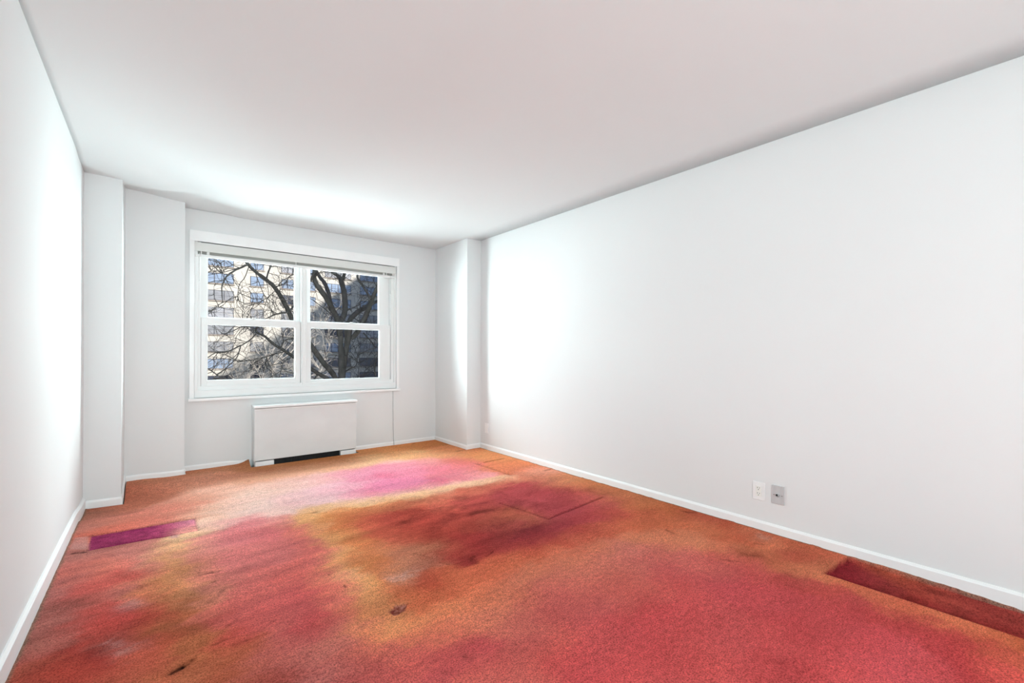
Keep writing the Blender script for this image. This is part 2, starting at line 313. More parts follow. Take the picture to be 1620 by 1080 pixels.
DYE = np.vstack([DYE]+[dye_line(l) for l in '''485 812 E3A868 510 845 E3A560 535 880 E2A868 560 915 E0A870 590 945 DAA05C 615 978 D89A58
478 836 D9756A 492 862 D26C68 512 888 D4706A 532 918 DA7468 545 950 D66E60 556 980 CC6C60
532 835 D6823F 552 862 D08040 577 892 C97A42 600 925 C8743E 615 945 BE6A3A
495 806 E6BC88 560 797 E8BC80 650 781 EAC193 740 765 E9BF9B 815 755 E8B890
550 815 D07A40 620 803 CE7648 700 788 CC6C50 780 767 CC6850 840 753 D08060
540 798 E9C4B0 650 775 E6B0A8 740 760 E6A8A0
700 880 9C3A2C 745 890 982E2C 800 868 A03834 860 850 A03838 900 845 A83E38
700 906 D06840 750 906 CF683F 800 888 D06A42 860 869 C85A3C 920 853 C45A40 960 838 C8603E 1020 826 C86640
285 850 DDB98A 270 880 D09A60 280 920 C08850 280 960 A8683C 295 1000 AA6038 310 1035 AC663A
322 860 DA8C82 318 900 D08070 325 950 CC7E68 336 990 C05C50
250 882 CC8478 246 920 C87050 244 960 B85C40 255 1000 A84C34
350 827 E2A8A8 400 818 E0A0A0 450 822 DC9088 480 818 DE8878
330 822 E6C8B4 400 808 E8CDC8 450 812 E7C9C0
556 752 EA9ABA 600 741 EB90B0 650 736 E890A8 700 731 DE8090
560 785 EAB0C0 620 778 E890A8 690 766 E37898 740 754 E08890
1160 880 C86050 1210 893 C45C4C 1260 912 B84C44 1320 935 B24440 1390 962 AC3C3C
1180 870 C07048 1240 886 C06844 1290 905 C87048 1350 925 C86844 1420 950 C26440 1500 980 C26840 1590 1012 BC6038'''.split('\n')])
STRIP_R = fpts('''1325 892 7E1424;1345 897 8A1E2C;1380 905 882230;1360 920 700E1C;1400 920 8E2C2C;1400 902 A0442C;1450 928 9C3A2A;1450 942 801C1C;1500 945 96382C;1550 962 90302A;1600 978 94342C;1600 995 7C1418;1550 987 741818;1500 965 802222''')  # deep red dye; lower-edge samples also hold the trough's shade
STRIP_P = fpts('''160 855 7C1A50;150 865 802456;190 850 8A2458;220 843 90285C;250 838 9C2E68;270 832 9E3A60;290 828 B0587C;306 823 D88CA8;305 833 E09890;170 862 741848;200 858 7E1C50;240 848 8A2856;230 837 7A1450''')
POLY_R = [floor_pt(*p) for p in ((1302, 905.5), (1340, 880), (1700, 983), (1700, 1036))]
POLY_P = [floor_pt(*p) for p in ((140, 869.5), (144, 847), (308, 819.5), (313, 838))]
# wear marks: u0 v0 u1 v1 half-width(m) strength (darkening of the dye, crushed pile and cuts)
MARKS = [tuple(map(float, l.split())) for l in '''252 849 282 845 .018 .45
115 875 136 872.5 .010 .8
326 906 345 903 .012 .4
313 910 335 903.5 .009 .4
335 921 341 918 .007 .4
314 906 338 905 .010 .3
355 930 345 942 .012 .25
330 953 342 943 .010 .35
272 1063 290 1053 .016 .85
288 1053 305 1043 .010 .8
376 977 362 989 .010 .4
369 1019 390 1013 .010 .35
342 1018 355 1012 .012 .4
232 793 256 779 .004 .3
194 778 203 776 .006 .5
228 768 231 768 .005 .7
392 761 395 760 .005 .7
1083 809 1100 811 .010 .5
1055 838 1066 843 .012 .5
1176 876 1200 879 .025 .3
1195 859 1208 861 .007 .5
1138 884 1170 888 .010 .3
1245 908 1260 914 .010 .35
862 744 870 742 .012 .85
722 714 738 710.5 .012 .5
652 702 657 701 .01 .6
1225 1046 1240 1048 .012 .3
735 1037 745 1041 .010 .35
700 1062 712 1064 .012 .3
745 881 750 889 .025 .35
768 880 780 872 .008 .5
696 889 712 893 .006 .45
655 875 680 882 .006 .4
545 926 547 928 .006 .9
520 908 522 909 .005 .7
490 1031 493 1029 .004 .8
815 1017 816 1019 .005 .8
574 790 592 792 .006 .4
603 790 614 790 .006 .35
495 811 502 810 .012 .55
265 820 275 818.5 .008 .4
640 773 645 772 .005 .2
673 733 675 733 .008 .6
170 835 180 832 .006 .35
117 845 125 844 .006 .45
1075 807 1090 811 .006 .5
700 745 716 742 .004 .2'''.split('\n')]
# folds and seams pressed into the pile: u0 v0 u1 v1 half-width depth(m) darkening
SEAMS = [tuple(map(float, l.split())) for l in '''792 795.5 868 820 .010 .007 .35
868 820 952 786.5 .010 .008 .45
766.5 730.5 797 724.5 .012 .012 .55
756 733 807 749.5 .022 .012 .30
142 847.5 308 819.5 .007 .006 .25
142 869 313 838 .009 .010 .40
308 819.5 313 838 .006 .005 .2
1302 905.5 1340 880 .010 .004 .15'''.split('\n')]

def hashn(ix, iy, s):
    v = np.sin(ix*127.1+iy*311.7+s*74.7)*43758.5453
    return v-np.floor(v)
def vnoise(x, y, s=0):
    ix, iy = np.floor(x), np.floor(y); fx, fy = x-ix, y-iy
    fx = fx*fx*(3-2*fx); fy = fy*fy*(3-2*fy)
    a = hashn(ix, iy, s)*(1-fx)+hashn(ix+1, iy, s)*fx; b = hashn(ix, iy+1, s)*(1-fx)+hashn(ix+1, iy+1, s)*fx
    return (a*(1-fy)+b*fy)*2-1
def fbm(x, y, s=0, o=4):
    r = np.zeros_like(x); a = 1
    for k in range(o): r += a*vnoise(x*2**k+17.3*k, y*2**k-9.1*k, s+k); a *= .5
    return r
def seg_dist(x, y, a, b):
    dx, dy = b[0]-a[0], b[1]-a[1]; L = dx*dx+dy*dy
    t = np.clip(((x-a[0])*dx+(y-a[1])*dy)/L, 0, 1)
    return np.hypot(x-a[0]-t*dx, y-a[1]-t*dy)
def inside(x, y, P):
    r = np.zeros(x.shape, bool); n = len(P)
    for i in range(n):
        (x0, y0), (x1, y1) = P[i], P[(i+1) % n]
        r ^= ((y0 > y) != (y1 > y)) & (x < (x1-x0)*(y-y0)/((y1-y0) or 1e-9)+x0)
    return r
def poly_dist(x, y, P):
    d = np.full(x.shape, 9.)
    for i in range(len(P)): d = np.minimum(d, seg_dist(x, y, P[i], P[(i+1) % len(P)]))
    return np.where(inside(x, y, P), d, -d)
def dye(x, y, T, sharp=.42):
    """smooth blend of the sampled dye colours; each sample reaches as far as its neighbours are apart"""
    D = np.sort(np.hypot(T[:, None, 0]-T[None, :, 0], T[:, None, 1]-T[None, :, 1]), 1)
    s = np.clip(D[:, min(3, len(T)-1)]*sharp, .045, .14)
    out = np.zeros((len(x), 3)); CH = 20000
    for i in range(0, len(x), CH):
        d2 = (x[i:i+CH, None]-T[None, :, 0])**2+(y[i:i+CH, None]-T[None, :, 1])**2
        ww = np.exp(-d2/(2*s*s)[None])/s[None]+1e-9/(d2+.01)**2
        out[i:i+CH] = (ww@T[:, 2:5])/ww.sum(1)[:, None]
    return out

cxs = np.linspace(XL+.003, XR-.003, 401)
cys = np.r_[np.arange(YREAR+.01, -.1, .12), np.arange(-.1, YB-.002, .0085), [YB-.002]]
CX, CYY = np.meshgrid(cxs, cys); fxx, fyy = CX.ravel(), CYY.ravel()
dR, dP = poly_dist(fxx, fyy, POLY_R), poly_dist(fxx, fyy, POLY_P)
z = warp(fxx, fyy, FLOOR_DZ)+.0016*fbm(fxx*2.2, fyy*3.1, 3)
sst = lambda a, b, v: (lambda t: t*t*(3-2*t))(np.clip((v-a)/(b-a), 0, 1))
z -= .026*sst(-.003, .008, dR)                                               # unfaded trough along the right wall
z -= .006*sst(-.003, .008, dP)
wx = fxx+.035*fbm(fxx*4, fyy*6, 11)+.030*fbm(fxx*14, fyy*22, 5, 5); wy = fyy+.03*fbm(fxx*4+9, fyy*6, 23)+.026*fbm(fxx*14, fyy*24, 8, 5)
c = dye(wx, wy, DYE)
st = fbm(fxx*3.2+fyy*.6, fyy*13-fxx*1.2, 41, 5)                              # trodden streaks across the room
rough_zone = np.exp(-((fxx-1.3)**2/.75+(fyy-2.6)**2/.5))+np.exp(-((fxx+.1)**2/.25+(fyy-2.9)**2/1.2))
c *= (1+st*(.06+.15*np.clip(rough_zone, 0, 1)))[:, None]
wz = np.clip(np.exp(-((fxx-1.75)**2/.55+(fyy-2.75)**2/.30))+.55*np.exp(-((fxx+.05)**2/.15+(fyy-2.6)**2/1.4))+.45*np.exp(-((fxx-2.8)**2/.06+(fyy-1.9)**2/1.5)), 0, 1)
d1 = fbm(fxx*7+.8*vnoise(fxx*5, fyy*5, 61), fyy*11-2*fxx+.8*vnoise(fxx*5, fyy*5, 62), 63, 6)
c *= (1-.08*wz-.38*wz*np.clip(d1-.05, -.45, 1.2))[:, None]            # ground-in dirt in the trodden places
c[:, 1:] *= (1+.05*fbm(fxx*5, fyy*8, 77, 4))[:, None]
mP = sst(-.004, .004, dP)[:, None]; mR = sst(-.004, .004, dR)[:, None]
c = c*(1-mP)+dye(fxx+.006*fbm(fxx*20, fyy*30, 9), fyy, STRIP_P)*(1.22+.25*fbm(fxx*30, fyy*40, 15))[:, None]*mP
c = c*(1-mR)+dye(fxx+.02*fbm(fxx*8, fyy*8, 9), fyy+.02*fbm(fxx*9, fyy*9, 19), STRIP_R)*(.95+.22*fbm(fxx*18, fyy*12, 25, 4))[:, None]*mR
for u0, v0, u1, v1, hw, k in MARKS:
    a, b = floor_pt(u0, v0), floor_pt(u1, v1); d = seg_dist(fxx, fyy, a, b)
    n_ = .5+.8*np.clip(fbm(fxx*60, fyy*60, 4, 2)+.3, 0, 1); g_ = np.exp(-(d/hw)**2)*k*np.clip(n_, 0, 1.1)
    c *= (1-np.clip(g_, 0, .93))[:, None]*np.array([1, 1-.0, 1]); z -= .006*np.exp(-(d/hw)**2)*k
for u0, v0, u1, v1, hw, dp, k in SEAMS:
    a, b = floor_pt(u0, v0), floor_pt(u1, v1); d = seg_dist(fxx, fyy, a, b)
    g_ = np.exp(-(d/hw)**2); z -= dp*g_; c *= (1-k*g_)[:, None]
# pale squares left by furniture, and the cut hole with bare backing
SME = [((634, 912), (648, 909), .03, (.62, .42, .38), .55), ((655, 903), (668, 900), .025, (.60, .40, .34), .35), ((203, 1025), (214, 1020), .03, (.50, .30, .29), .6), ((186, 1018), (200, 1012), .02, (.46, .25, .24), .4), ((208, 952), (218, 948), .03, (.50, .32, .32), .4), ((165, 1020), (175, 1013), .02, (.45, .26, .25), .35), ((1200, 849), (1210, 846), .03, (.55, .36, .30), .35)]
for a, b, hw, colr, k in SME:
    m_ = (np.exp(-(seg_dist(wx, wy, floor_pt(*a), floor_pt(*b))/hw)**2)*k*np.clip(.7+.6*fbm(fxx*40, fyy*40, 3, 2), 0, 1))[:, None]; c = c*(1-m_)+np.array(colr)*m_
for P, colr, k in (([(110, 869), (118, 850), (141, 848), (138, 869)], (.48, .28, .27), .55), ([(268, 852), (270, 845), (283, 843), (284, 850)], (.46, .24, .30), .6)):
    m_ = (sst(-.004, .008, poly_dist(fxx, fyy, [floor_pt(*p) for p in P]))*k)[:, None]; c = c*(1-m_)+np.array(colr)*m_
hx, hy = floor_pt(630, 964)
th = np.arctan2(fyy-hy, fxx-hx); dh = np.hypot((fxx-hx), (fyy-hy)); rim = .034*(1+.22*np.sin(2*th+.6)+.12*np.sin(5*th))
mh = sst(.008, -.004, dh-rim)[:, None]; hn = fbm(fxx*90, fyy*90, 6, 2)[:, None]
c = c*(1-mh)+(np.array([.27, .085, .06])+hn*np.array([.16, .10, .09])).clip(.02, 1)*mh; z -= .006*mh[:, 0]; z += .003*np.exp(-((dh-rim-.012)/.01)**2)
# bare grey backing showing where the carpet stops short of the walls
dw = np.minimum.reduce([fxx-XL-.016, XR-.014-fxx]); fr = fbm(fxx*30, fyy*22, 2, 3)
me_ = (sst(.016, .004, dw+.004*fr))[:, None]; c = c*(1-.72*me_)+np.array([.16, .135, .10])*.72*me_
z += .004*np.clip(fr, 0, 1)*me_[:, 0]
# the corner curls up against the radiator cover
cl = .6*np.exp(-((fxx-.76)/.15)**2-((fyy-5.25)/.07)**2)+.5*np.exp(-((fxx-.755)/.05)**2-((fyy-5.25)/.09)**2)
z += .048*cl; c *= (1-.28*np.clip(cl, 0, 1))[:, None]            # darker where it curls
# brightness of the room light over the floor, divided out of the sampled colours
GX, GY = fxx, fyy; gp = [-.6803, .2276, .4635, -.0259, -.0586, -.0696, .4028]
gl = gp[0]+gp[1]*GX+gp[2]*GY+gp[3]*GX*GX+gp[4]*GX*GY+gp[5]*GY*GY+gp[6]*np.exp(-((GX-1.3)**2+(GY-4.3)**2)/1.2)
c = c/np.exp(np.clip(gl, -.25, .36))[:, None]
lum = c@np.array([.3, .55, .15]); c = c*.83+lum[:, None]*.17
c *= np.array([1.31, 1.05, .97])
keep = lambda x, y: ~(((x > .75) & (x < 1.82) & (y > 5.095)) | ((x < XA+.012) & (y > YA-.012)) | ((x < X2+.010) & (y > np.interp(x, [XA, X2], [Y1, Y1b])-.010)) | ((x > XC-.012) & (y > YC-.012)) | (x < XL+.014) | (x > XR-.012) | (y > YB-.008))

CM = bpy.data.materials.new('worn_carpet'); CM.use_nodes = True; n = CM.node_tree; b = n.nodes['Principled BSDF']
b.inputs['Roughness'].default_value = 1; b.inputs['Specular IOR Level'].default_value = .05
at = n.nodes.new('ShaderNodeAttribute'); at.attribute_name = 'dye'
tcd = n.nodes.new('ShaderNodeTexCoord')
def cn(scale, detail, lo, hi, stretch=(1, 1, 1), p0=.35, p1=.65):
    mp = n.nodes.new('ShaderNodeMapping'); mp.inputs['Scale'].default_value = stretch; n.links.new(tcd.outputs['Object'], mp.inputs[0])
    x = n.nodes.new('ShaderNodeTexNoise'); x.inputs['Scale'].default_value = scale; x.inputs['Detail'].default_value = detail
    x.inputs['Roughness'].default_value = .6
    r = n.nodes.new('ShaderNodeMapRange'); r.inputs[1].default_value = p0; r.inputs[2].default_value = p1; r.inputs[3].default_value = lo; r.inputs[4].default_value = hi
    n.links.new(mp.outputs[0], x.inputs[0]); n.links.new(x.outputs[0], r.inputs[0]); return x, r
def mul(a, bb):
    m = n.nodes.new('ShaderNodeMix'); m.data_type = 'RGBA'; m.blend_type = 'MULTIPLY'; m.inputs[0].default_value = 1
    n.links.new(a, m.inputs[6]); n.links.new(bb, m.inputs[7]); return m.outputs[2]
x1, r1 = cn(165, 2, .54, 1.17, p0=.33, p1=.56); x2, r2 = cn(30, 5, .84, 1.12, (1, 1.7, 1)); x3, r3 = cn(340, 1, .82, 1.12)
col = mul(mul(mul(at.outputs['Color'], r1.outputs[0]), r2.outputs[0]), r3.outputs[0])
n.links.new(col, b.inputs['Base Color'])
bp = n.nodes.new('ShaderNodeBump'); bp.inputs['Strength'].default_value = .8; bp.inputs['Distance'].default_value = .004
n.links.new(x1.outputs[0], bp.inputs['Height']); n.links.new(bp.outputs[0], b.inputs['Normal'])

# compacted copy so the attribute follows the kept vertices
carpet, cco = grid_mesh('carpet', cxs, cys, lambda X, Y: z.reshape(X.shape), CM, keep)
key = {}
ixx = np.rint((cco[:, 0]-cxs[0])/(cxs[1]-cxs[0])).astype(int); iyy = np.clip(np.searchsorted(cys, cco[:, 1]-1e-6), 0, len(cys)-1)
cc = c[iyy*len(cxs)+ixx].clip(.003, .95)
at_ = carpet.data.attributes.new('dye', 'FLOAT_COLOR', 'POINT')
at_.data.foreach_set('color', np.c_[cc, np.ones(len(cc))].astype(np.float32).ravel())
tag(carpet, 'wall-to-wall carpet faded and stained red, pink, orange and purple, covering the floor', 'carpet')


# ------------------------------------------------------------------ the photographed window
W1 = tag(empty('window_1', (1.32, YB, OZ0)), kind='structure')
V = MB()
V.box(.252, 2.377, YB-.013, YB, OZ1-.004, 2.312, .003)                      # wide head board
V.box(.252, OX0-.001, YB-.011, YB-.0005, .69, OZ1, .003); V.box(OX1+.001, 2.377, YB-.011, YB-.0005, .69, OZ1, .003)
V.build('casing', TRIM, W1)
MB().box(.243, 2.385, YB-.034, YB+.03, .672, .700, .005).build('window_sill', TRIM, W1)
F = MB()
F.box(OX0+.0005, .318, YB+.012, YB+.19, OZ0, OZ1, .003); F.box(OX0+.001, .345, YB+.035, YB+.16, OZ0, OZ1, .003)
F.box(2.322, OX1-.0005, YB+.012, YB+.19, OZ0, OZ1, .003); F.box(2.288, OX1-.001, YB+.035, YB+.16, OZ0, OZ1, .003)
F.box(OX0+.001, OX1-.001, YB+.0095, YB+.18, OZ0+.001, .772, .004); F.box(OX0, OX1, YB+.033, YB+.15, OZ0+.002, .812, .004)
F.box(OX0, OX1, YB+.06, YB+.19, 2.15, OZ1, .003)
F.box(1.252, 1.312, YB+.034, YB+.16, .78, 2.2, .004)                         # mullion
F.box(1.266, 1.298, YB+.026, YB+.04, .79, 2.2, .003)
F.build('window_frame', VINYL, W1)
def sash(x0, x1, z0, z1, gx0, gx1, gz0, gz1, y0, y1, lift):
    m = MB()
    m.box(x0, gx0, y0, y1, z0, z1, .004); m.box(gx1, x1, y0, y1, z0, z1, .004)
    m.box(gx0-.002, gx1+.002, y0, y1, z0, gz0, .004); m.box(gx0-.002, gx1+.002, y0, y1, gz1, z1, .004)
    for a, b, c, d in ((gx0, gx0+.006, gz0, gz1), (gx1-.006, gx1, gz0, gz1), (gx0, gx1, gz0, gz0+.006), (gx0, gx1, gz1-.006, gz1)):
        m.box(a, b, y0+.008, y1-.008, c, d, .002)                            # glazing bead
    s = m.build('sash', VINYL, W1)
    MB().box(gx0, gx1, (y0+y1)/2-.002, (y0+y1)/2+.002, gz0, gz1).build('glass', GLASS, s)
    if lift:
        l = MB(); xm = (x0+x1)/2
        l.box(xm-.03, xm+.03, y0+.004, y0+.022, z1, z1+.008, .003); l.box(xm-.012, xm+.018, y0-.004, y0+.012, z1+.006, z1+.016, .003)
        l.build('sash_lock', VINYL, s)
for x0, x1, g0, g1, zb in ((.345, 1.252, .398, 1.197, .862), (1.312, 2.288, 1.353, 2.152, .834)):
    sash(x0, x1, 1.436, 2.16, g0+.004, g1+.006, 1.489, 2.10, YB+.096, YB+.128, False)
    sash(x0+.002, x1-.002, .800, 1.483, g0, g1, zb, 1.419, YB+.05, YB+.086, True)

# ------------------------------------------------------------------ raised blind
B = tag(empty('window_blind', (1.32, YB, 2.05)), 'off-white horizontal slat blind fully raised into the head of the window', 'blind')
MB().box(.287, 2.340, YB+.004, YB+.010, 2.118, 2.203, .002).build('valance', BLIND, B)
MB().box(.295, 2.335, YB+.012, YB+.05, 2.125, 2.200, .002).build('headrail', BLIND, B)
m = MB()
for k in range(9):
    z = 2.090+k*.0036
    m.hexa([(.296, YB+.014, z), (2.332, YB+.014, z), (2.332, YB+.034, z), (.296, YB+.034, z),
            (.296, YB+.014, z+.0012), (2.332, YB+.014, z+.0012), (2.332, YB+.034, z+.0012), (.296, YB+.034, z+.0012)])
m.build('slat_stack', SLAT, B)
MB().box(.294, 2.334, YB+.004, YB+.036, 2.064, 2.090, .004).build('bottom_rail', RAIL, B)
for x in (.345, 1.19, 2.215):
    MB().box(x-.004, x+.004, YB+.0015, YB+.0035, 2.066, 2.125).build('lift_cord', RAIL, B)
for x in (.40, 2.18, 2.30):
    MB().box(x-.012, x+.012, YB+.000, YB+.004, 2.09, 2.116, .002).build('slat_clip', BLIND, B)
w_ = MB().tube([(.332, YB-.004, 2.10), (.333, YB-.004, 1.83)], .0032, 8).build('tilt_wand', RAIL, B, True)
MB().tube([(2.262, YB+.002, 2.09), (2.264, YB+.004, 1.93), (2.263, YB+.003, 1.86)], .0018, 6).build('pull_cord', GREYLINE, B, True)
MB().cyl((2.263, YB+.003, 1.85), (0, 0, 1), .006, .03, 12, .002).build('cord_tassel', RAIL, B, True)

# ------------------------------------------------------------------ cable below the window
cb = MB().tube([(2.300, YB-.005, .672), (2.302, YB-.004, .45), (2.306, YB-.004, .2), (2.308, YB-.013, .05), (2.309, YB-.015, .004)], .0036, 8).build('wall_cable', GREYLINE, None, True)
tag(recentre(cb), 'thin grey cable running straight down the wall from the right end of the window sill', 'cable')

# ------------------------------------------------------------------ radiator cover
RC = tag(empty('radiator_cover', (1.29, 5.18, 0)), 'long white metal radiator cover on the back wall below the window', 'radiator')
RY = 5.112
MB().box(.779, 1.797, RY, RY+.012, .052, .575, .003).build('front_panel', RAD, RC)
MB().box(.775, .787, RY+.010, YB-.001, .046, .577, .002).build('side_panel', RAD, RC)
MB().box(1.789, 1.801, RY+.010, YB-.001, .046, .577, .002).build('side_panel', RAD, RC)
t_ = MB(); t_.box(.770, 1.806, RY-.020, YB-.001, .580, .606, .006); t_.box(.779, 1.797, RY-.006, RY, .562, .573, .002)
t_.build('top_cap', RADTOP, RC)
MB().box(.785, .955, RY-.004, RY+.10, -.02, .043, .003).build('foot', TRIM, RC)
MB().box(1.622, 1.792, RY-.004, RY+.10, -.04, .043, .003).build('foot', TRIM, RC)
g = MB(); g.box(.957, 1.620, RY+.03, RY+.04, -.01, .05)
for k in range(44): g.box(.962+k*.015, .968+k*.015, RY+.022, RY+.031, -.005, .046)
g.build('grille', BLACK, RC)

# ------------------------------------------------------------------ wall plates on the right wall
def plate_at(y, z, w_, h_, mt, parent, t=.006):
    return MB().box(XR-t, XR, y-w_/2, y+w_/2, z-h_/2, z+h_/2, .0025, 3).build('plate', mt, parent)
P1 = tag(empty('wall_outlet', (XR, 1.2885, .248)), 'white double power outlet low on the right wall, left of the steel plate', 'outlet')
plate_at(1.2885, .248, .075, .117, PLASTIC, P1)
MB().box(XR-.0095, XR-.004, 1.2885-.0165, 1.2885+.0165, .248-.034, .248+.034, .001).build('receptacle', IVORY, P1)
q = MB()
for zc in (.2655, .2305):
    for dy, hh in ((.0065, .008), (-.0065, .0065)):
        q.box(XR-.0102, XR-.0092, 1.2885+dy-.0011, 1.2885+dy+.0011, zc+.001-hh/2+.003, zc+.001+hh/2+.003)
    q.cyl((XR-.0097, 1.2885, zc-.0078), (1, 0, 0), .0026, .001, 12)
q.build('slots', SLOT, P1)
for zc in (.248+.0485, .248-.0485):
    MB().cyl((XR-.0065, 1.2885, zc), (1, 0, 0), .003, .0022, 14, .0005).build('screw', IVORY, P1)
P2 = tag(empty('coax_plate', (XR, 1.1735, .250)), 'brushed steel cable television wall plate right of the white power outlet', 'wall plate')
plate_at(1.1735, .250, .073, .117, STEEL, P2, .007)
c_ = MB(); c_.ring((XR-.008, 1.1735, .2485), (1, 0, 0), .0115, .0028, 28); c_.cyl((XR-.010, 1.1735, .2485), (1, 0, 0), .008, .008, 6)
c_.build('connector', STEEL, P2, True)
MB().cyl((XR-.0145, 1.1765, .2505), (1, 0, 0), .0058, .004, 16).build('connector_hole', SLOT, P2)
for dy in (.023, -.024):
    MB().cyl((XR-.0075, 1.1735+dy, .2487), (1, 0, 0), .0032, .0022, 14, .0005).build('screw', mat('screw_steel', (.3, .3, .3), .4, .5, .6, noise=(50, .2, (1, 1, 1))), P2)
P3 = tag(empty('blank_plate', (XR, 4.357, .248)), 'small blank white wall plate near the far corner of the right wall', 'wall plate')
plate_at(4.357, .248, .073, .115, PLASTIC, P3)
for dz in (.042, -.042): MB().cyl((XR-.0065, 4.357, .248+dz), (1, 0, 0), .003, .0022, 12, .0005).build('screw', PLASTIC, P3)

# ------------------------------------------------------------------ two invented windows behind the viewer, openings for the added fill lamps
W2 = tag(empty('added_window_2', (.275, YREAR, RZ0)), kind='structure')
m = MB()
for a in ((RX0, RX0+.06, RZ0, RZ1), (RX1-.06, RX1, RZ0, RZ1), (RX0, RX1, RZ0, RZ0+.06), (RX0, RX1, RZ1-.06, RZ1)):
    m.box(a[0], a[1], YREAR-.12, YREAR-.06, a[2], a[3], .004)
f2 = m.build('window_frame', VINYL, W2)
MB().box(RX0+.06, RX1-.06, YREAR-.092, YREAR-.088, RZ0+.06, RZ1-.06).build('glass', GLASS, f2)
W3 = tag(empty('added_window_3', (XL, -1.5, .45)), kind='structure')
m = MB()
for a in ((SY0, SY0+.06, .45, 2.25), (SY1-.06, SY1, .45, 2.25), (SY0, SY1, .45, .51), (SY0, SY1, 2.19, 2.25)):
    m.box(XL-.12, XL-.06, a[0], a[1], a[2], a[3], .004)
f3 = m.build('window_frame', VINYL, W3)
MB().box(XL-.092, XL-.088, SY0+.06, SY1-.06, .51, 2.19).build('glass', GLASS, f3)

# ------------------------------------------------------------------ outside: our own building, the tower that throws the shade, the block across the green
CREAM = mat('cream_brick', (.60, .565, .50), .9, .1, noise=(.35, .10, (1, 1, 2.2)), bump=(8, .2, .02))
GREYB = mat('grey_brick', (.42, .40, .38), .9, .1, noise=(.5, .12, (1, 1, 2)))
LAWN = mat('lawn', (.13, .14, .08), 1, .05, noise=(.3, .35, (1, 1, 1)), bump=(3, .4, .05))
WFRAME = mat('dark_window_frame', (.10, .10, .115), .5, .3, noise=(3, .2, (1, 1, 1)))
WSILL = mat('stone_sill', (.42, .36, .31), .9, .1, noise=(2, .15, (1, 1, 1)))
def pane_mat(name, colr, rough, spec):
    return mat(name, colr, rough, spec, noise=(.9, .35, (1, 1, 2.5)))
PANES = [pane_mat('sky_reflection_pane', (.33, .42, .56), .12, .9), pane_mat('curtained_pane', (.34, .35, .37), .2, .6),  # sky reflection put into the base colour of the blue panes
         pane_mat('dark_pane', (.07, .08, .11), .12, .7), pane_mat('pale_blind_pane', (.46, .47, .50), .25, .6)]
tag(MB().box(-120, 160, 5.9, 140, -12.4, -12).build('floor_lawn', LAWN), kind='structure')
# facade of our own building around the window
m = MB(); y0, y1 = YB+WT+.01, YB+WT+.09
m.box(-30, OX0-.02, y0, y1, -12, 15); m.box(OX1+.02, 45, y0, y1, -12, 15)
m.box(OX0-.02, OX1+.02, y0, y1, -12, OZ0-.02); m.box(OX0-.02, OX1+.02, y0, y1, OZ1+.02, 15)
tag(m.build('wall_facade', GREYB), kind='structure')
rb = MB().box(-30, 45, -17, -6.5, -12, 15).build('added_sun_blocker', GREYB)  # unseen block added to keep the sun off the rear opening
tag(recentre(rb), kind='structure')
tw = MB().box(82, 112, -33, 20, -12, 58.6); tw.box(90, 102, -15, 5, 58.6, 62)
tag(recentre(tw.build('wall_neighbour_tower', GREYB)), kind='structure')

BY = 85.0
AB = tag(empty('apartment_building', (25, BY, -12)), 'long cream brick apartment block with rows of blue-grey windows beyond the bare tree', 'building')
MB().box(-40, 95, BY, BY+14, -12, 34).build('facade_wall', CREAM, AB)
COLS = [(-9.5, -5.6, 3), (-2.2, 1.5, 3), (6.0, 9.93, 3), (12.28, 14.25, 2), (16.93, 18.85, 2), (20.5, 22.5, 2), (24.1, 28.8, 4), (30.5, 34.6, 3), (37.5, 41.5, 3), (44.5, 48.5, 3)]
rw = random.Random(5)
protos = {}
def fwindow(x0, x1, nl, zt, row):
    key = (round(x1-x0, 2), nl); h = 1.62; wd = x1-x0
    if key not in protos:
        m = MB(); t = .07
        m.box(0, wd, -.06, .02, -t, 0); m.box(0, wd, -.06, .02, -h, -h+t); m.box(0, t, -.06, .02, -h, 0); m.box(wd-t, wd, -.06, .02, -h, 0)
        for k in range(1, nl): m.box(wd*k/nl-.045, wd*k/nl+.045, -.07, .02, -h+t, -t)
        m.box(t, wd-t, -.05, .02, -h*.52-.025, -h*.52+.025)
        bmesh.ops.recalc_face_normals(m.bm, faces=m.bm.faces); me = bpy.data.meshes.new('window'); m.bm.to_mesh(me); m.bm.free(); me.materials.append(WFRAME)
        m = MB(); m.box(-.15, wd+.15, -.16, .0, -h-.16, -h-.02)
        bmesh.ops.recalc_face_normals(m.bm, faces=m.bm.faces); ms = bpy.data.meshes.new('sill'); m.bm.to_mesh(ms); m.bm.free(); ms.materials.append(WSILL)
        mp = []
        for q in PANES:
            m = MB()
            for k in range(nl): m.box(wd*k/nl+.05, wd*(k+1)/nl-.05, -.03, .01, -h+.07, -.07)
            bmesh.ops.recalc_face_normals(m.bm, faces=m.bm.faces); mq = bpy.data.meshes.new('pane'); m.bm.to_mesh(mq); m.bm.free(); mq.materials.append(q); mp.append(mq)
        protos[key] = (me, ms, mp)
    me, ms, mp = protos[key]
    o = bpy.data.objects.new('window', me); COL.objects.link(o); o.parent = AB; o.location = (x0-25, 0, zt+12)
    s = bpy.data.objects.new('window_sill', ms); COL.objects.link(s); s.parent = o
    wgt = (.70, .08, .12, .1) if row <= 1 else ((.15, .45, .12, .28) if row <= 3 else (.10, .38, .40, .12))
    p = bpy.data.objects.new('pane', mp[rw.choices(range(4), wgt)[0]]); COL.objects.link(p); p.parent = o
for r in range(-2, 9):
    for x0, x1, nl in COLS:
        if x1 < 4 and not 0 <= r <= 7 or x0 > 37: continue
        if x1 < 0: continue
        fwindow(x0, x1, nl, 13.72-2.72*r, r)

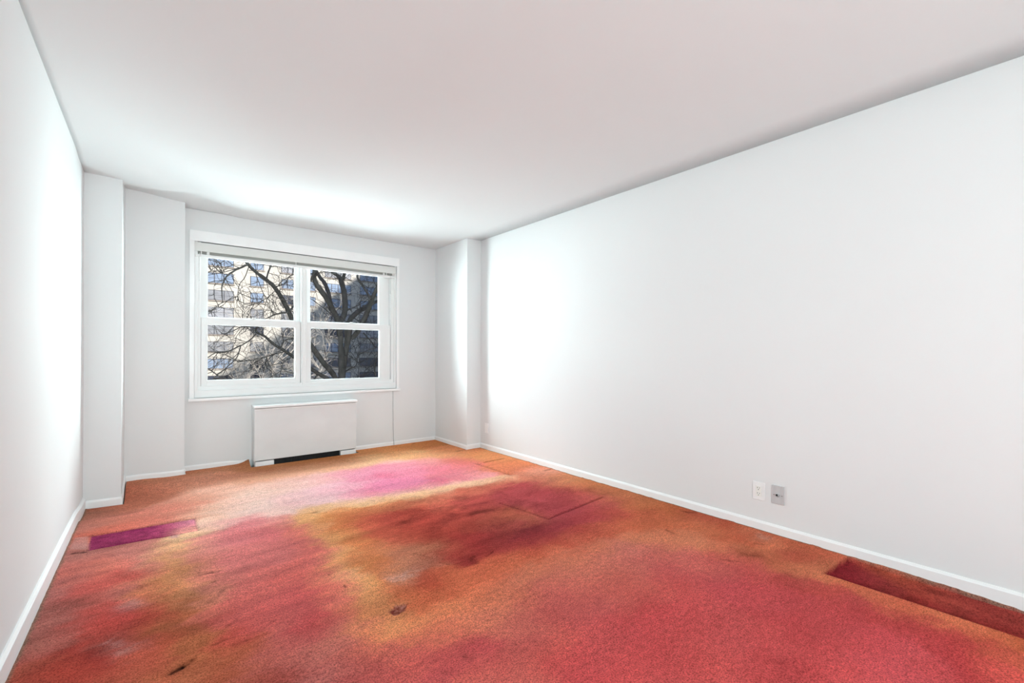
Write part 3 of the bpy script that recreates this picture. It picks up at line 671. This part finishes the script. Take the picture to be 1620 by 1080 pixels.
# ------------------------------------------------------------------ bare trees
BARK = mat('dark_bark', (.135, .12, .115), .95, .08, noise=(7, .45, (1, 1, .25)), bump=(22, .8, .03))
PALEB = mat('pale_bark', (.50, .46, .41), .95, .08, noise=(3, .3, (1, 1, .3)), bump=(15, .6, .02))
TWIG = mat('twig_bark', (.11, .095, .09), .95, .05, noise=(5, .3, (1, 1, 1)))
def pt(u, v, y):
    r = FW+RT*((u-810)/FPX)+UP*((CY-v)/FPX); t = y/r.y
    return Vector((r.x*t, y, CAM_Z+r.z*t)), t
def limb_pts(P, y0, y1):
    """P: (u, v, width px) joints of one limb; the limb runs from distance y0 to y1"""
    L = [0]
    for a, b in zip(P, P[1:]): L.append(L[-1]+math.hypot(a[0]-b[0], a[1]-b[1]))
    out = []; rad = []
    for (u, v, wd), l in zip(P, L):
        p, t = pt(u, v, y0+(y1-y0)*l/L[-1]); out.append(p); rad.append(wd*t/FPX/2)
    return out, rad
def smooth(P, Rr, k=5, jit=0, rng=None):
    Q, S_ = [], []
    n_ = len(P)
    for i in range(n_-1):
        p0, p1, p2, p3 = P[max(i-1, 0)], P[i], P[i+1], P[min(i+2, n_-1)]
        for j in range(k):
            t = j/k
            q = .5*((2*p1)+(p2-p0)*t+(2*p0-5*p1+4*p2-p3)*t*t+(3*p1-p0-3*p2+p3)*t**3)
            Q.append(q); S_.append(Rr[i]*(1-t)+Rr[i+1]*t)
    Q.append(P[-1]); S_.append(Rr[-1])
    if jit:
        Q = [q+Vector((rng.uniform(-1, 1), rng.uniform(-1, 1), rng.uniform(-1, 1)))*jit*s for q, s in zip(Q, S_)]
        S_ = [s*rng.uniform(.93, 1.09) for s in S_]
    return Q, S_
s3 = 210/1080.0
def RG(*a): return [(470+x*s3, 410+y*s3, w_) for x, y, w_ in a]      # read off the right pane
def LG(*a): return [(320+x*s3, 400+y*s3, w_) for x, y, w_ in a]      # read off the left pane
rng = random.Random(11)
T1 = tag(empty('bare_tree', tuple(pt(537, 600, 15)[0].xy)+(-12,)), 'large dark leafless tree with forking limbs standing outside close to the window', 'tree')
def limb(name, P, y0, y1, parent=T1, m=BARK, jit=.10, n_=9):
    a, r = limb_pts(P, y0, y1); q, rr = smooth(a, r, 5, jit, rng)
    MB().tube(q, rr, n_).build(name, m, parent, True); return q, rr
def twigs_from(q, rr, mbuf, rng, count, L, spread, r0, depth, droop=.1, lo=.15):
    for _ in range(count):
        i = rng.randrange(max(1, int(len(q)*lo)), len(q)-1); base_ = q[i]; d0 = (q[i+1]-q[i]).normalized()
        d = (d0+Vector((rng.gauss(0, 1), rng.gauss(0, .6), rng.gauss(.15, 1)))*spread).normalized(); ln = L*rng.uniform(.5, 1.3)
        P = [base_]; n_ = 6; cur = d.copy()
        for k in range(n_):
            cur = (cur+Vector((rng.gauss(0, .22), rng.gauss(0, .15), rng.gauss(-.03*droop, .22)))).normalized(); P.append(P[-1]+cur*ln/n_)
        ra = [max(r0*(1-.8*k/n_), .004) for k in range(n_+1)]
        mbuf.tube(P, ra, 4, False)
        if depth > 0: twigs_from(P, ra, mbuf, rng, 3, L*.6, spread, r0*.55, depth-1, droop, .2)
LIMBS = []
base_trunk = [(545, 1150, 30), (541, 800, 27), (539, 680, 25)]
LIMBS.append(limb('trunk', [(546, 1500, 34), (543, 1000, 24), (541.5, 700, 15), (541, 610, 11.5), (541, 590, 11), (540.5, 570, 9.5), (539.5, 546, 8), (538, 526, 8), (536, 512, 8)], 15, 15, jit=.05))
LIMBS.append(limb('trunk', [(542.5, 606, 6), (544, 585, 7), (546.5, 562, 8), (549, 546, 9), (551, 528, 10.5), (552.5, 512, 9.5)], 15.1, 15.1, jit=.05))
LIMBS.append(limb('branch', [(538, 530, 9)]+RG((330, 500, 8.5), (290, 410, 8), (240, 320, 8), (180, 235, 7.5), (140, 165, 6.5), (142, 100, 6), (150, 30, 5)), 15, 14.2))
LIMBS.append(limb('branch', RG((275, 380, 5.5), (262, 300, 6), (232, 210, 6), (190, 150, 5.5), (155, 95, 5), (120, 30, 4)), 14.8, 16.2))
LIMBS.append(limb('branch', RG((340, 530, 8), (368, 480, 8.5), (388, 430, 8.5), (392, 350, 8.5), (380, 260, 8), (362, 190, 7.5), (355, 160, 7.5)), 15.1, 15.6))
LIMBS.append(limb('branch', RG((357, 170, 6), (330, 130, 5.5), (290, 108, 4.5), (240, 60, 3)), 15.6, 16))
LIMBS.append(limb('branch', RG((358, 170, 5), (378, 140, 5), (388, 110, 4.5), (400, 40, 4)), 15.6, 15.2))
LIMBS.append(limb('branch', RG((415, 560, 9), (440, 480, 8), (490, 430, 7.5), (550, 395, 7), (600, 365, 5.5), (660, 340, 4.5), (760, 310, 4)), 15.1, 16.2))
LIMBS.append(limb('branch', RG((440, 650, 6), (480, 605, 7.5), (520, 550, 8), (550, 480, 8), (580, 410, 7.5), (605, 340, 7), (630, 280, 6), (660, 215, 6), (710, 100, 5)), 15.1, 14))
LIMBS.append(limb('branch', RG((600, 325, 4), (575, 280, 3.6), (530, 210, 3.6), (492, 150, 3.4), (500, 100, 3)), 14.3, 14.8))
LIMBS.append(limb('branch', [(533, 604, 8)]+RG((290, 930, 8), (230, 860, 8), (165, 775, 8), (125, 715, 7.5))+[(487, 539, 7), (478, 527, 6.5), (470, 517, 6.5)]+LG((735, 545, 7.5), (700, 470, 7), (650, 370, 6.6), (580, 270, 6.2), (510, 210, 5.6), (430, 150, 5), (372, 92, 4.6), (330, 20, 4)), 15, 12.4))
LIMBS.append(limb('branch', [(532, 606, 6)]+RG((235, 965, 6), (150, 915, 6), (105, 885, 5.5))+[(478, 574, 5)]+LG((750, 850, 5), (660, 790, 4.8), (580, 740, 4.2), (510, 680, 3.6), (440, 640, 3.2), (450, 590, 2.8), (470, 540, 2)), 15, 12.8))
sub = [
 (LG((372, 95, 3.2), (290, 130, 2.8), (210, 180, 2.6), (165, 250, 2.2), (160, 330, 1.6), (165, 395, 1.2)), 12.5, 12.2),
 (LG((700, 480, 3), (640, 490, 2.8), (580, 505, 2.2), (525, 532, 1.8)), 12.8, 12.5),
 (LG((715, 470, 3.5), (738, 440, 3), (760, 415, 2.4)), 12.8, 13.2), (LG((520, 215, 2.4), (540, 150, 2.4), (562, 100, 2)), 12.6, 13),
 (LG((590, 275, 2.2), (640, 262, 1.8), (680, 240, 1.6), (710, 190, 1.4), (755, 172, 1.2)), 12.7, 13.2),
 (LG((380, 110, 1.4), (345, 200, 1.2), (300, 265, 1), (285, 400, .8)), 12.5, 12.3), (LG((430, 155, 1.2), (480, 290, 1), (530, 400, .8), (580, 500, .8)), 12.6, 12.2),
 (LG((300, 120, 1.4), (200, 150, 1.2), (110, 170, 1), (40, 160, .8)), 12.5, 12), (LG((180, 60, 1), (100, 120, .9), (40, 165, 1.2)), 12, 12),
 (LG((600, 300, 1.2), (520, 370, 1), (420, 420, .9), (300, 445, .8)), 12.7, 12.3), (LG((170, 395, 1), (100, 450, 1.2), (30, 490, 1.6)), 12.2, 12),
 (LG((440, 655, 2.2), (380, 715, 2), (300, 760, 2), (200, 802, 1.8), (110, 812, 1.6), (40, 855, 1.4)), 12.9, 12.2),
 (LG((440, 645, 1.6), (400, 605, 1.5), (320, 600, 1.3), (240, 640, 1.2), (150, 660, 1)), 12.9, 12.4), (LG((310, 760, 1.8), (280, 850, 1.6), (200, 930, 1.5), (120, 995, 1.5), (60, 1060, 1.5)), 12.5, 12.2),
 (LG((660, 805, 2), (580, 825, 2), (500, 850, 1.8), (400, 870, 1.5), (280, 888, 1.4)), 13, 12.4), (LG((525, 850, 1.5), (515, 900, 1.4), (500, 970, 1.3)), 12.8, 12.6),
 (LG((640, 780, 2.2), (665, 720, 2), (710, 700, 1.8), (760, 700, 1.5)), 13, 13.3), (LG((40, 938, 2.2), (85, 965, 2), (130, 1000, 1.6)), 12.2, 12.2),
 (LG((460, 610, 1.4), (380, 575, 1.2), (260, 590, 1)), 12.9, 12.5), (LG((720, 850, 1.8), (660, 890, 1.6), (640, 960, 1.3), (620, 1030, 1)), 13.1, 12.8),
 (RG((400, 420, 2.2), (440, 400, 1.8), (500, 375, 1.2), (560, 340, .9)), 15.4, 15.7), (RG((110, 180, 3), (130, 130, 3.4), (145, 100, 4)), 14.2, 14.2),
 (RG((370, 930, 2.4), (430, 890, 2), (480, 862, 1.6), (495, 790, 1.6), (550, 750, 1.4), (650, 715, 1.2)), 15, 14.5), (RG((540, 600, 2.4), (600, 665, 1.8), (640, 720, 1.5)), 15, 15.5),
 (RG((450, 470, 1.6), (500, 500, 1.2), (560, 520, 1)), 15.2, 15.6), (RG((300, 470, 1.2), (220, 400, 1), (110, 320, .9)), 15, 14.8), (RG((140, 1000, 3.5), (150, 960, 3), (180, 930, 2.5)), 14.5, 14.8),
 (RG((560, 900, 1.4), (620, 850, 1.2), (680, 810, 1)), 15, 15.2), (RG((225, 800, 1.2), (290, 775, 1), (350, 790, .9)), 14.8, 14.6), (RG((640, 950, 3), (630, 880, 2.6), (650, 800, 2.2)), 15.4, 15.6)]
for P, a, b_ in sub: LIMBS.append(limb('branch', P, a, b_, jit=.25, n_=6))
tb = MB()
for k, (q, rr) in enumerate(LIMBS):
    if k in (0, 1): q, rr = q[-14:], rr[-14:]
    big = rr[0] > .05
    twigs_from(q, rr, tb, rng, 7 if big else 5, 1.5 if big else .9, .9, .011, 1)
tag(tb.build('twigs', TWIG, T1), kind='stuff')
# pale sunlit trees further away
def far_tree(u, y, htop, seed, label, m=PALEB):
    r_ = random.Random(seed); p, _ = pt(u, 600, y); T = tag(empty('bare_tree', (p.x, y, -12)), label, 'tree', None)
    q = [Vector((p.x+r_.uniform(-.15, .15)*k, y, -12+(htop+12)*k/7)) for k in range(8)]; rr = [.13*(1-.11*k) for k in range(8)]
    MB().tube(q, rr, 8).build('trunk', m, T, True); tb = MB(); bb = []
    for k in range(16):
        i = r_.randrange(2, 8); a = r_.uniform(0, 6.28); P = [q[i]]; d = Vector((math.cos(a), .6*math.sin(a), r_.uniform(.3, 1.3))).normalized()
        for j in range(6): d = (d+Vector((r_.gauss(0, .2), r_.gauss(0, .2), r_.gauss(.05, .2)))).normalized(); P.append(P[-1]+d*.75)
        ra = [.042*(1-.14*j) for j in range(7)]; MB().tube(P, ra, 5).build('branch', m, T, True); bb.append((P, ra))
    for P, ra in bb: twigs_from(P, ra, tb, r_, 12, 2.2, .9, .020, 1)
    twigs_from(q, rr, tb, r_, 20, 2.4, 1.0, .03, 1)
    tag(tb.build('twigs', m, T), kind='stuff'); return T
far_tree(452, 34, 2.2, 3, 'pale sunlit leafless tree behind the dark tree, seen through the lower left pane')
far_tree(492, 43, 1.6, 9, 'pale leafless tree low behind the window mullion')
far_tree(385, 53, -2.2, 21, 'low pale leafless tree at the bottom of the left window panes')
far_tree(560, 64, 1.5, 33, 'thin leafless tree standing in the shade behind the large trunk', BARK)
